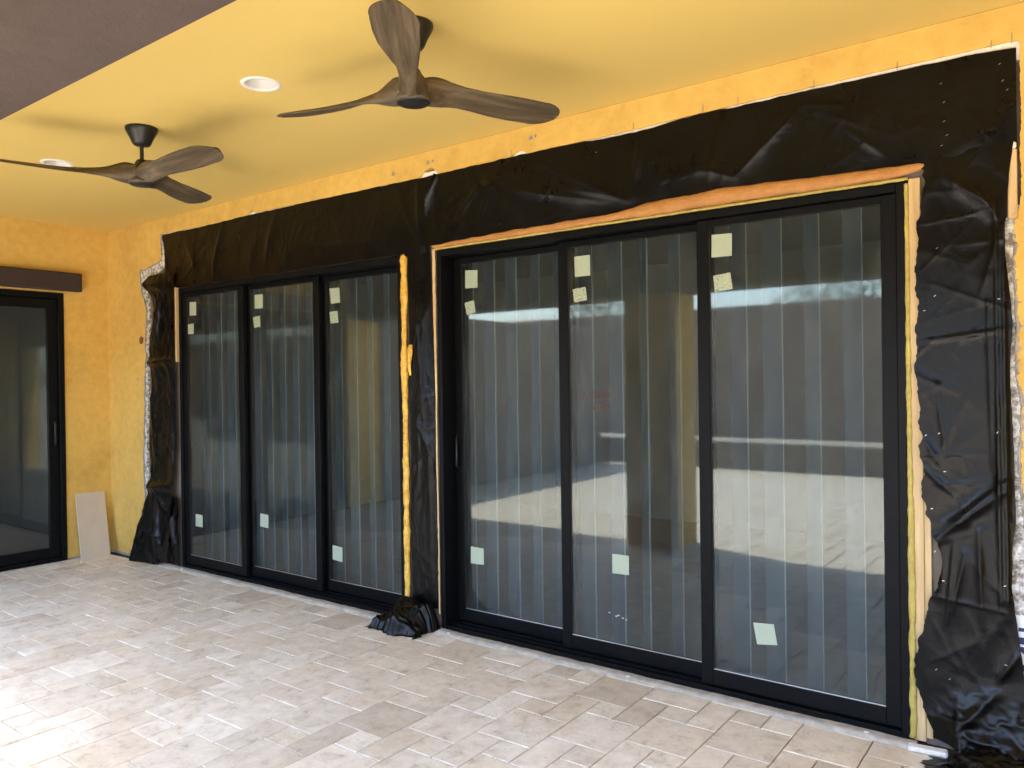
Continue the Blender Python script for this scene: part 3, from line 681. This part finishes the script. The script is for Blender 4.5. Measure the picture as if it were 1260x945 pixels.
# right header
crs = [(((4.65, 2.82), (4.45, 2.62)), 0.014, 0.03), (((5.05, 2.86), (5.62, 2.55)), 0.026, 0.035), (((4.9, 2.72), (5.5, 2.56)), 0.020, 0.03), (((5.1, 2.72), (5.62, 2.56)), 0.018, 0.03), (((5.72, 2.9), (5.66, 2.55)), 0.014, 0.02), (((4.75, 2.85), (4.6, 2.55)), 0.012, 0.04),
       (((6.55, 2.86), (6.22, 2.58)), 0.020, 0.03), (((6.0, 2.66), (6.22, 2.58)), 0.016, 0.025), (((6.55, 2.86), (6.72, 2.82)), 0.014, 0.02), (((6.6, 2.82), (6.9, 2.66)), 0.012, 0.035), (((6.15, 2.88), (6.1, 2.6)), 0.008, 0.015), (((6.75, 2.7), (6.9, 2.56)), 0.014, 0.025), (((7.05, 2.45), (7.32, 2.3)), 0.0, 0.05)]
hr_ = header('plastic_sheet', 4.19, 7.386, [(4.1, 2.922), (4.26, 2.918), (4.68, 2.924), (5.2, 2.921), (5.67, 2.905), (6.04, 2.930), (6.25, 2.921), (6.94, 2.921), (7.31, 2.914), (7.39, 2.905)],
             [(4.1, 2.455), (4.22, 2.47), (4.8, 2.475), (5.6, 2.475), (5.9, 2.50), (6.2, 2.505), (6.9, 2.485), (7.03, 2.485), (7.05, 2.47), (7.39, 2.46)], 4, crs, 'long creased black plastic sheet above the wide right door', -0.0165, a1=0.014)
# tall sheet right of the right door, from head height to the floor and out over the pavers
Lb = [(0.0, 7.065), (0.052, 7.065), (0.134, 7.044), (0.232, 7.014), (0.298, 6.989), (0.405, 6.997), (0.517, 7.032), (0.624, 7.046), (0.70, 7.087), (0.806, 7.103), (0.907, 7.074), (1.043, 7.038), (1.25, 7.030), (1.46, 7.023), (1.64, 7.012), (1.81, 7.017), (2.06, 7.017), (2.23, 7.025), (2.386, 7.042), (2.50, 7.06)]
Rb = [(0.0, 7.44), (0.145, 7.415), (0.378, 7.392), (0.738, 7.352), (1.0, 7.366), (1.267, 7.366), (1.564, 7.355), (1.794, 7.364), (2.158, 7.338), (2.321, 7.351), (2.482, 7.369), (2.55, 7.374)]
zs = np.linspace(2.53, 0.05, 330); nx = 52; u = np.linspace(0, 1, nx)
xl = interp(Lb, zs)+jag(zs, 0.017, 3, 24); xr = interp(Rb, zs)+jag(zs, 0.006, 8, 9)
Xg = xl[:, None]*(1-u)[None]+xr[:, None]*u[None]; Zg = np.repeat(zs[:, None], nx, 1)
cr = [(((7.33, 1.12), (7.06, 0.88)), 0.022, 0.022), (((7.34, 1.16), (7.12, 0.95)), 0.014, 0.016), (((7.04, 1.32), (7.10, 1.22)), 0.012, 0.02), (((7.04, 1.2), (7.14, 1.10)), 0.012, 0.015), (((7.09, 1.55), (7.13, 1.2)), 0.012, 0.02), (((7.25, 2.35), (7.32, 2.22)), 0.018, 0.03), (((7.13, 2.43), (7.30, 2.28)), 0.02, 0.03), (((7.31, 2.3), (7.315, 0.55)), 0.020, 0.010), (((7.335, 2.2), (7.34, 0.6)), 0.022, 0.008), (((7.28, 2.0), (7.29, 1.2)), 0.010, 0.012),
      (((7.19, 0.85), (7.14, 0.6)), 0.018, 0.02), (((7.24, 0.95), (7.25, 0.55)), 0.022, 0.025), (((7.15, 0.9), (7.12, 0.55)), 0.014, 0.014), (((7.30, 0.30), (7.12, 0.08)), 0.03, 0.022), (((7.37, 0.46), (7.30, 0.34)), 0.022, 0.014), (((7.02, 1.255), (7.34, 1.275)), 0.004, 0.005), (((7.02, 1.74), (7.30, 1.77)), 0.004, 0.005), (((7.03, 2.24), (7.33, 2.27)), 0.004, 0.006), (((7.04, 0.66), (7.33, 0.63)), 0.007, 0.006), (((7.33, 2.2), (7.25, 1.9)), 0.010, 0.012), (((7.06, 0.14), (7.20, 0.17)), 0.02, 0.02), (((7.09, 0.9), (7.09, 0.65)), 0.016, 0.012)]
def right_fall(X, Y, Z):
    k = np.clip((0.35-Z)/0.35, 0, 1)                      # bottom bellies out and piles up on the floor
    k = k*np.clip((X-7.06)/0.10, 0, 1)
    Y2 = Y - 0.10*k**1.8*(0.6+0.8*fbm(X*9, Z*9, 6)) - 0.03*k*ridge(X*14, Z*14, 12, 2)
    return X, Y2, Z
side = add('plastic_sheet', sheet_mesh('plastic_sheet', Xg, Zg, -0.019, cr, a1=0.010, f1=(5, 0.8), a2=0.003, f2=(9, 2.5), seed=6, extra=right_fall), 'black_plastic')
tag(side, 'tall torn black plastic sheet hanging beside the right jamb of the wide door', 'plastic sheet')
# puddle of the same plastic lying on the floor at its foot
def folds(x, y, seed, lam, n=6):
    rn = random.Random(seed); v = 0.0; t = 0.0
    for k in range(n):
        a = rn.uniform(0, math.pi); L = lam*rn.uniform(0.5, 1.6); ph = rn.random()
        q = ((x*math.cos(a)+y*math.sin(a))/L+ph+0.35*float(fbm(np.array(x*5), np.array(y*5), seed+k, 2))) % 1.0
        w_ = L; v += w_*abs(2*q-1); t += w_
    return v/t
def crumple(name, xs, ys, zfun, seed, amp, label, cat='plastic sheet', parent=None):
    nu, nv = len(xs), len(ys); V = []; F = []
    for i, x in enumerate(xs):
        for j, y in enumerate(ys):
            X, Y, Z = zfun(i/(nu-1), j/(nv-1), x, y); V.append((X, Y, max(0.004, Z)))
    for i in range(nu-1):
        for j in range(nv-1): F.append((i*nv+j, (i+1)*nv+j, (i+1)*nv+j+1, i*nv+j+1))
    o = add(name, mesh(name, V, F, True), 'black_plastic', parent)
    if label: tag(o, label, cat)
    return o
def pool(u, v, x, y):
    r = float(ridge(np.array(x*10), np.array(y*10), 3, 2.0)); r2 = float(ridge(np.array(x*28+1), np.array(y*26), 9, 2.0))
    edge = min(1, v*5)*min(1, u*8)*(1 if x > 7.17 else max(0.15, 1-v*1.1))
    jit = (float(fbm(np.array(u*14), np.array(2.0), 4))-0.5)*0.08*(1-v)
    return x+(float(fbm(np.array(v*9), np.array(7.0), 5))-0.5)*0.06*(1-u), y+jit, 0.006+edge*(0.075*(folds(x, y, 5, 0.16)-0.25)+0.016*r2)+0.055*v**2.2*min(1, max(0, (x-7.13)/0.07))
crumple('plastic_sheet', np.linspace(7.06, 7.72, 90), np.linspace(-0.36, -0.115, 60), pool, 1, 1, 'crumpled black plastic lying on the pavers at the foot of the tall torn sheet')
# sheet on the mullion between the doors
zs = np.linspace(2.44, 0.13, 220); nx = 26; u = np.linspace(0, 1, nx)
xl = 3.986+jag(zs, 0.006, 13, 6)+0.006; xr = interp([(0, 4.238), (0.8, 4.226), (1.12, 4.208), (1.43, 4.232), (1.96, 4.206), (2.5, 4.19)], zs)+jag(zs, 0.004, 15, 8)
Xg = xl[:, None]*(1-u)[None]+xr[:, None]*u[None]; Zg = np.repeat(zs[:, None], nx, 1)
mul = add('plastic_sheet', sheet_mesh('plastic_sheet', Xg, Zg, -0.004, [(((4.06, 2.1), (4.12, 1.3)), 0.012, 0.02), (((4.14, 2.2), (4.10, 1.4)), 0.010, 0.015), (((4.05, 1.35), (4.2, 1.1)), 0.014, 0.02), (((4.03, 1.3), (4.2, 1.32)), 0.008, 0.01), (((4.16, 1.2), (4.17, 0.3)), 0.010, 0.012), (((4.08, 1.6), (4.06, 0.9)), 0.010, 0.015)], a1=0.008, f1=(7, 1.8), a2=0.004, f2=(16, 8), seed=10), 'black_plastic')
tag(mul, 'narrow black plastic sheet covering the post between the two doors', 'plastic sheet')
# bunched plastic at its foot
def lump(u, v, x, y):
    base = math.sin(min(1.0, v*1.15)*math.pi*0.5)
    r = float(ridge(np.array(x*9+3), np.array(y*11), 31, 1.6)); r2 = float(ridge(np.array(x*21), np.array(y*25), 37, 2.0))
    e = min(1.0, u*6)*min(1.0, (1-u)*7)*min(1.0, v*6+0.05)
    z = e*(0.02+0.10*base*(0.45+0.55*u)+0.20*(folds(x, y*0.9, 11, 0.17)-0.22)*base**0.4+0.012*r2)
    jit = (float(fbm(np.array(u*9), np.array(4.0), 14))-0.5)*0.09*(1-v)
    return x+(float(fbm(np.array(v*7), np.array(3.0), 15))-0.5)*0.07, y+jit-0.03*math.sin(u*math.pi), z
crumple('plastic_sheet', np.linspace(3.79, 4.235, 60), np.linspace(-0.235, -0.022, 46), lump, 2, 1, 'bunched black plastic lying on the pavers at the foot of the post between the doors')
# strip left of the left door: a twisted hanging length
Ll = [(0.0, 0.62), (0.35, 0.69), (0.55, 0.74), (0.66, 0.765), (0.74, 0.775), (1.1, 0.735), (1.55, 0.80), (2.0, 0.775), (2.25, 0.87), (2.4, 0.82), (2.52, 0.76), (2.60, 0.80)]
Lr = [(0.0, 1.00), (0.35, 1.10), (0.55, 1.14), (0.76, 1.155), (1.12, 1.185), (1.55, 1.18), (1.84, 1.18), (2.6, 1.195)]
zs = np.linspace(2.585, 0.02, 260); nx = 34; u = np.linspace(0, 1, nx)
xl = interp(Ll, zs)+jag(zs, 0.014, 23, 7); xr = interp(Lr, zs)+jag(zs, 0.006, 25, 6)
Xg = xl[:, None]*(1-u)[None]+xr[:, None]*u[None]; Zg = np.repeat(zs[:, None], nx, 1)
def left_fall(X, Y, Z):
    k = np.clip((0.75-Z)/0.75, 0, 1); uu = u[None]
    Y2 = Y - 0.15*k**1.0*(1-0.55*uu) - 0.035*np.exp(-((Z-0.70)/0.05)**2) - 0.03*np.exp(-((Z-1.80)/0.03)**2)*(1-uu*0.3) - 0.05*np.exp(-((Z-2.50)/0.06)**2)*(1-uu)
    return X, Y2, Z
ls = add('plastic_sheet', sheet_mesh('plastic_sheet', Xg, Zg, -0.019, [(((0.98, 2.4), (0.90, 2.0)), 0.03, 0.02), (((0.86, 2.5), (1.12, 2.42)), 0.03, 0.03), (((0.84, 1.8), (1.17, 1.83)), 0.025, 0.02), (((0.80, 1.5), (0.84, 0.9)), 0.02, 0.03), (((0.8, 1.15), (1.15, 1.15)), 0.012, 0.012), (((1.13, 1.2), (1.14, 0.75)), 0.02, 0.02), (((0.80, 0.68), (1.12, 0.72)), 0.03, 0.025), (((0.92, 0.66), (0.98, 0.05)), 0.03, 0.03), (((0.78, 0.3), (1.0, 0.26)), 0.014, 0.012), (((0.95, 0.6), (1.1, 0.45)), 0.02, 0.02)], a1=0.014, f1=(5, 2.4), a2=0.007, f2=(13, 9), seed=16, extra=left_fall), 'black_plastic')
tag(ls, 'twisted strip of black plastic hanging to the floor left of the farther door', 'plastic sheet')
zs = np.linspace(0.62, 0.015, 50); nx = 16; u = np.linspace(0, 1, nx)
Xg = (0.99+0.10*(zs/0.62))[:, None]*(1-u)[None]+1.20*u[None]; Zg = np.repeat(zs[:, None], nx, 1)
tag(add('plastic_sheet', sheet_mesh('plastic_sheet', Xg, Zg, -0.012, [(((1.08, 0.5), (1.17, 0.1)), 0.03, 0.02), (((1.15, 0.12), (1.19, 0.02)), 0.03, 0.02)], a1=0.02, f1=(6, 4), seed=19), 'black_plastic'), 'short black plastic flap behind the twisted strip at the left jamb foot', 'plastic sheet')
# staples
stm = MB().box(-0.0045, 0.0045, -0.001, 0.001, -0.0008, 0.0008); stm = mesh('staple', stm.V, stm.F); stm.materials.append(MATS['steel'])
def staple(parent, x, z, y, a):
    o = add('staple', stm, None, parent, (x, y, z)); o.rotation_euler = (0, a, 0)
for x, z in ((7.12, 2.82), (7.13, 2.74), (7.13, 2.66), (7.14, 2.60), (7.12, 2.56), (7.33, 2.85), (7.34, 2.78), (7.355, 2.74), (5.45, 2.84), (5.3, 2.62), (5.48, 2.60)): staple(hr_, x, z, -0.034, random.uniform(-0.9, -0.2))
for x, z in ((7.10, 2.13), (7.09, 1.93), (7.05, 1.87), (7.05, 1.34), (7.10, 1.35), (7.12, 1.19), (7.07, 1.03), (7.08, 0.85), (7.11, 0.73), (7.32, 1.90), (7.31, 1.36), (7.33, 0.74), (7.13, 0.32), (7.08, 0.35), (7.33, 0.42)): staple(side, x, z, -0.047, random.uniform(-0.9, 0.2))

# ---- foam beads, bucks and strips around the frames
def bead(name, pts, rad, mat, label, cat, seed, lump=0.35, n=10, flat=0.6):
    P = []; R = []
    for (a, ra), (b, rb) in zip(list(zip(pts, rad))[:-1], list(zip(pts, rad))[1:]):
        L = (Vector(b)-Vector(a)).length; k = max(2, int(L/0.014))
        for i in range(k):
            t = i/k; p = Vector(a).lerp(Vector(b), t); P.append(p); R.append(ra+(rb-ra)*t)
    P.append(Vector(pts[-1])); R.append(rad[-1])
    R = [r*(1-lump/2+lump*float(fbm(np.array(i*0.17), np.array(seed*1.3), seed, 4))*1.6) for i, r in enumerate(R)]
    P = [p+Vector((0, 0, 0)) for p in P]
    mb = MB().tube(P, R, n); W_ = []
    for i in range(len(P)):
        for k in range(n):
            v = Vector(mb.V[i*n+k]); q = 0.62+0.76*float(fbm(np.array(i*0.42+k*0.0), np.array(k*1.15+seed), seed+3, 3)) if lump > 0.25 else 0.85+0.3*float(fbm(np.array(i*0.12), np.array(k*0.8+seed), seed+3, 3))
            d = v-P[i]; W_.append((P[i]+Vector((d.x*q, d.y*q*flat, d.z*q)))[:])
    mb.V = W_
    o = mb.build(name, mat, None, True)
    if label: tag(o, label, cat)
    return o
bead('foam_bead', [(4.215, -0.014, 2.466), (4.78, -0.014, 2.472), (5.25, -0.014, 2.474), (5.5, -0.016, 2.476), (5.75, -0.018, 2.486), (6.2, -0.02, 2.494), (6.6, -0.02, 2.486), (6.95, -0.018, 2.482), (7.03, -0.016, 2.49), (7.075, -0.014, 2.497)],
     [0.010, 0.018, 0.022, 0.018, 0.033, 0.038, 0.030, 0.024, 0.018, 0.004], 'orange_foam', 'long orange spray foam bead along the head of the wide right door', 'foam', 3, 0.22)
bead('foam_bead', [(3.945, -0.012, 2.44), (3.955, -0.014, 2.41), (3.957, -0.012, 2.2), (3.952, -0.012, 1.95), (3.948, -0.010, 1.86), (3.955, -0.016, 1.80), (3.952, -0.012, 1.6), (3.950, -0.010, 1.1), (3.949, -0.010, 0.6), (3.948, -0.010, 0.16)],
     [0.016, 0.028, 0.025, 0.022, 0.018, 0.027, 0.021, 0.020, 0.021, 0.020], 'yellow_foam', 'rough yellow spray foam strip down the right jamb of the farther door', 'foam', 7, 0.5)
bead('foam_bead', [(4.015, -0.02, 1.84), (4.018, -0.03, 1.78), (4.012, -0.03, 1.70), (4.010, -0.02, 1.64)], [0.016, 0.020, 0.012, 0.006], 'yellow_foam', 'small yellow foam blob beside the foam strip between the doors', 'foam', 9, 0.7)
bead('foam_bead', [(6.978, -0.004, 2.43), (6.979, -0.004, 2.0), (6.980, -0.005, 1.3), (6.983, -0.006, 0.9), (6.984, -0.007, 0.5), (6.984, -0.006, 0.06), (6.982, -0.008, 0.02)], [0.008, 0.008, 0.009, 0.012, 0.012, 0.012, 0.015], 'pale_foam', 'thin pale yellow foam line between right jamb and pine buck', 'foam', 11, 0.4)
b_ = MB().box(6.986, 7.032, -0.004, 0.10, 0.012, 2.448, 0.002).build('wood_buck', 'pine'); tag(b_, 'pale pine board standing along the right jamb of the wide door', 'board')
b_ = MB().box(7.0335, 7.060, -0.003, 0.013, 0.03, 2.30, 0.002).build('wood_buck', 'pine'); tag(b_, 'second narrow pine board behind the torn plastic edge', 'board')
bead('wood_strip', [(4.222, -0.010, 2.448), (4.224, -0.010, 1.96), (4.230, -0.010, 1.5), (4.228, -0.010, 1.43), (4.226, -0.009, 1.1), (4.230, -0.009, 0.8), (4.232, -0.010, 0.1)], [0.012, 0.010, 0.007, 0.006, 0.006, 0.006, 0.006], 'pine', 'thin pale wood strip along the left jamb of the wide door', 'wood strip', 5, 0.3)
b_ = MB().box(1.180, 1.203, -0.022, 0.012, 1.80, 2.452, 0.002).build('wood_strip', 'pine'); tag(b_, 'short pale wood strip at the upper left jamb of the farther door', 'wood strip')
bead('foam_bead', [(4.225, -0.006, 2.4495), (5.0, -0.006, 2.4495), (6.0, -0.006, 2.450), (6.985, -0.006, 2.4495)], [0.007]*4, 'pale_foam', 'thin yellow foam line just under the orange bead above the wide door', 'foam', 15, 0.3)

# ---- ceiling fans
def fan(x, y, ang, label):
    root = empty('ceiling_fan', (x, y, H)); tag(root, label, 'ceiling fan', 'wooden ceiling fans')
    zc = -0.255
    MB().lathe([(0.0, -0.001), (0.087, -0.001), (0.088, -0.012), (0.080, -0.030), (0.064, -0.060), (0.052, -0.088), (0.044, -0.100), (0.020, -0.104), (0.0, -0.104)], 40).build('canopy', 'matte_black', root, True)
    MB().lathe([(0.011, -0.103), (0.011, -0.195)], 20).build('downrod', 'matte_black', root, True)
    MB().lathe([(0.0, -0.186), (0.024, -0.186), (0.029, -0.190), (0.048, -0.226), (0.052, -0.236), (0.0, -0.236)], 32).build('coupling', 'matte_black', root, True)
    MB().lathe([(0.0, -0.226), (0.046, -0.226), (0.050, -0.240), (0.053, -0.262), (0.060, -0.288), (0.076, -0.314), (0.074, -0.324), (0.0, -0.324)], 40).build('hub', 'fan_wood', root, True)
    MB().lathe([(0.0, -0.3115), (0.0665, -0.3115), (0.0675, -0.328), (0.062, -0.3315), (0.0, -0.3325)], 40).build('bottom_cap', 'matte_black', root, True)
    # one carved blade (along +X), lofted sections
    prof = [(0.025, 0.094, 80, -0.270), (0.060, 0.112, 76, -0.267), (0.09, 0.122, 68, -0.265), (0.12, 0.120, 57, -0.265), (0.16, 0.112, 44, -0.267), (0.22, 0.112, 31, -0.270), (0.30, 0.132, 22, -0.273), (0.40, 0.160, 17.5, -0.274), (0.50, 0.176, 15.5, -0.272), (0.60, 0.178, 14, -0.268), (0.735, 0.178, 13, -0.262)]
    pr = np.array(prof); rs = np.concatenate([np.linspace(0.025, 0.61, 40), 0.61+0.125*np.sin(np.linspace(0.06, 1, 18)*math.pi/2)])
    V = []; N = 16
    for r in rs:
        wd = np.interp(r, pr[:, 0], pr[:, 1]); pt = math.radians(np.interp(r, pr[:, 0], pr[:, 2])); z = np.interp(r, pr[:, 0], pr[:, 3])
        if r > 0.61: q = min(1.0, (r-0.61)/0.125); wd = wd*math.sqrt(max(0.0, 1-q**2.1))+0.004
        th = np.interp(r, [0.03, 0.10, 0.18, 0.3, 0.735], [0.125, 0.085, 0.034, 0.015, 0.009]); sweep = -0.018*math.sin((r-0.05)/0.7*math.pi)
        for k in range(N):
            a = 2*math.pi*k/N; c = math.cos(a); s_ = math.sin(a)
            cc = wd/2*c; tt = th/2*s_*(abs(s_)**-0.3 if abs(s_) > 1e-3 else 1) + 0.010*(1-c*c)*min(1, r/0.3)
            V.append((r, sweep + cc*math.cos(pt)+tt*math.sin(pt), z - cc*math.sin(pt) + tt*math.cos(pt)))
    F = []
    for i in range(len(rs)-1):
        for k in range(N): F.append((i*N+k, (i+1)*N+k, (i+1)*N+(k+1) % N, i*N+(k+1) % N))
    F.append(tuple(range(N))); F.append(tuple((len(rs)-1)*N+k for k in range(N))[::-1])
    me = mesh('blade', V, F, True)
    for k in range(3):
        b = add('blade', me, 'fan_wood', root); b.rotation_euler = (0, 0, math.radians(ang+120*k))
    return root
fan(5.36, -1.379, -51, 'dark wood three blade ceiling fan nearest the wide right door')
fan(3.222, -1.393, 1, 'dark wood three blade ceiling fan farther off, toward the far end wall')

# ---- recessed lights
LL = ['white recessed light above the far end beside the farther fan', 'white recessed light in the ceiling between the two fans', 'white recessed light in the ceiling beyond the nearer fan']
for x, lb in zip(LX, LL):
    r = empty('recessed_light', (x, LY, H)); tag(r, lb, 'ceiling light', 'recessed ceiling lights')
    MB().lathe([(0.076, 0.004), (0.076, -0.004), (0.080, -0.006), (0.096, -0.004), (0.099, -0.0005)], 40).build('trim_ring', 'white_trim', r, True)
    MB().lathe([(0.0765, 0.0), (0.072, 0.02), (0.060, 0.055), (0.050, 0.062), (0.0, 0.066)], 40).build('baffle', 'light_baffle', r, True)

# ---- tile leaning in the corner
ti = MB(); A = [Vector((0.165, -0.375, 0.001)), Vector((0.175, -0.115, 0.001)), Vector((0.012, -0.085, 0.592)), Vector((0.012, -0.350, 0.598))]
nrm = (A[1]-A[0]).cross(A[3]-A[0]).normalized()
if nrm.x < 0: nrm = -nrm
ti.raw([a[:] for a in A]+[(a-nrm*0.010)[:] for a in A], [(0, 1, 2, 3), (7, 6, 5, 4), (0, 4, 5, 1), (1, 5, 6, 2), (2, 6, 7, 3), (3, 7, 4, 0)])
tl = ti.build('leaning_tile', ['tile_face', 'tile_edge']); 
for p in tl.data.polygons:
    if p.area < 0.02: p.material_index = 1
tag(tl, 'beige tile leaning against the end wall in the far corner', 'tile')

# ---- scraps
def chip(x, y, s, label, seed, flat=0.4, z0=0.0):
    rn = random.Random(seed); bm = bmesh.new(); bmesh.ops.create_icosphere(bm, subdivisions=2, radius=s)
    for v in bm.verts: v.co = Vector((v.co.x*(0.8+0.5*rn.random()), v.co.y*(0.6+0.4*rn.random()), v.co.z*flat*(0.7+0.6*rn.random())))
    me = bpy.data.meshes.new('plaster_chip'); bm.to_mesh(me); bm.free()
    o = add('plaster_chip', me, 'chip_white', None, (x, y, z0+s*flat*0.9)); tag(o, label, 'chip', 'plaster chips along the door sills')
sc = MB().box(-0.075, 0.075, -0.022, 0.022, 0, 0.022, 0.006).build('trim_scrap', 'chip_white', None, False, (7.050, -0.085, 0.004)); sc.rotation_euler = (0.05, 0.0, 0.12); tag(sc, 'white scrap of trim lying at the foot of the pine board', 'scrap')
chip(6.80, -0.045, 0.012, 'white plaster chip on the sill strip near the trim scrap', 1, 0.4, 0.008)
chip(3.80, -0.055, 0.010, 'white plaster chip beside the bunched plastic', 2, 0.5, 0.008)
chip(4.36, -0.07, 0.012, 'white plaster chip at the left foot of the wide door', 3, 0.5, 0.008)
chip(5.62, -0.06, 0.014, 'white plaster chip below the middle panel of the wide door', 4, 0.3, 0.008)
chip(1.30, -0.06, 0.014, 'white plaster chip at the left foot of the farther door', 5, 0.5, 0.008)
chip(0.22, -0.40, 0.012, 'white plaster chip under the corner of the leaning tile', 6, 0.5)
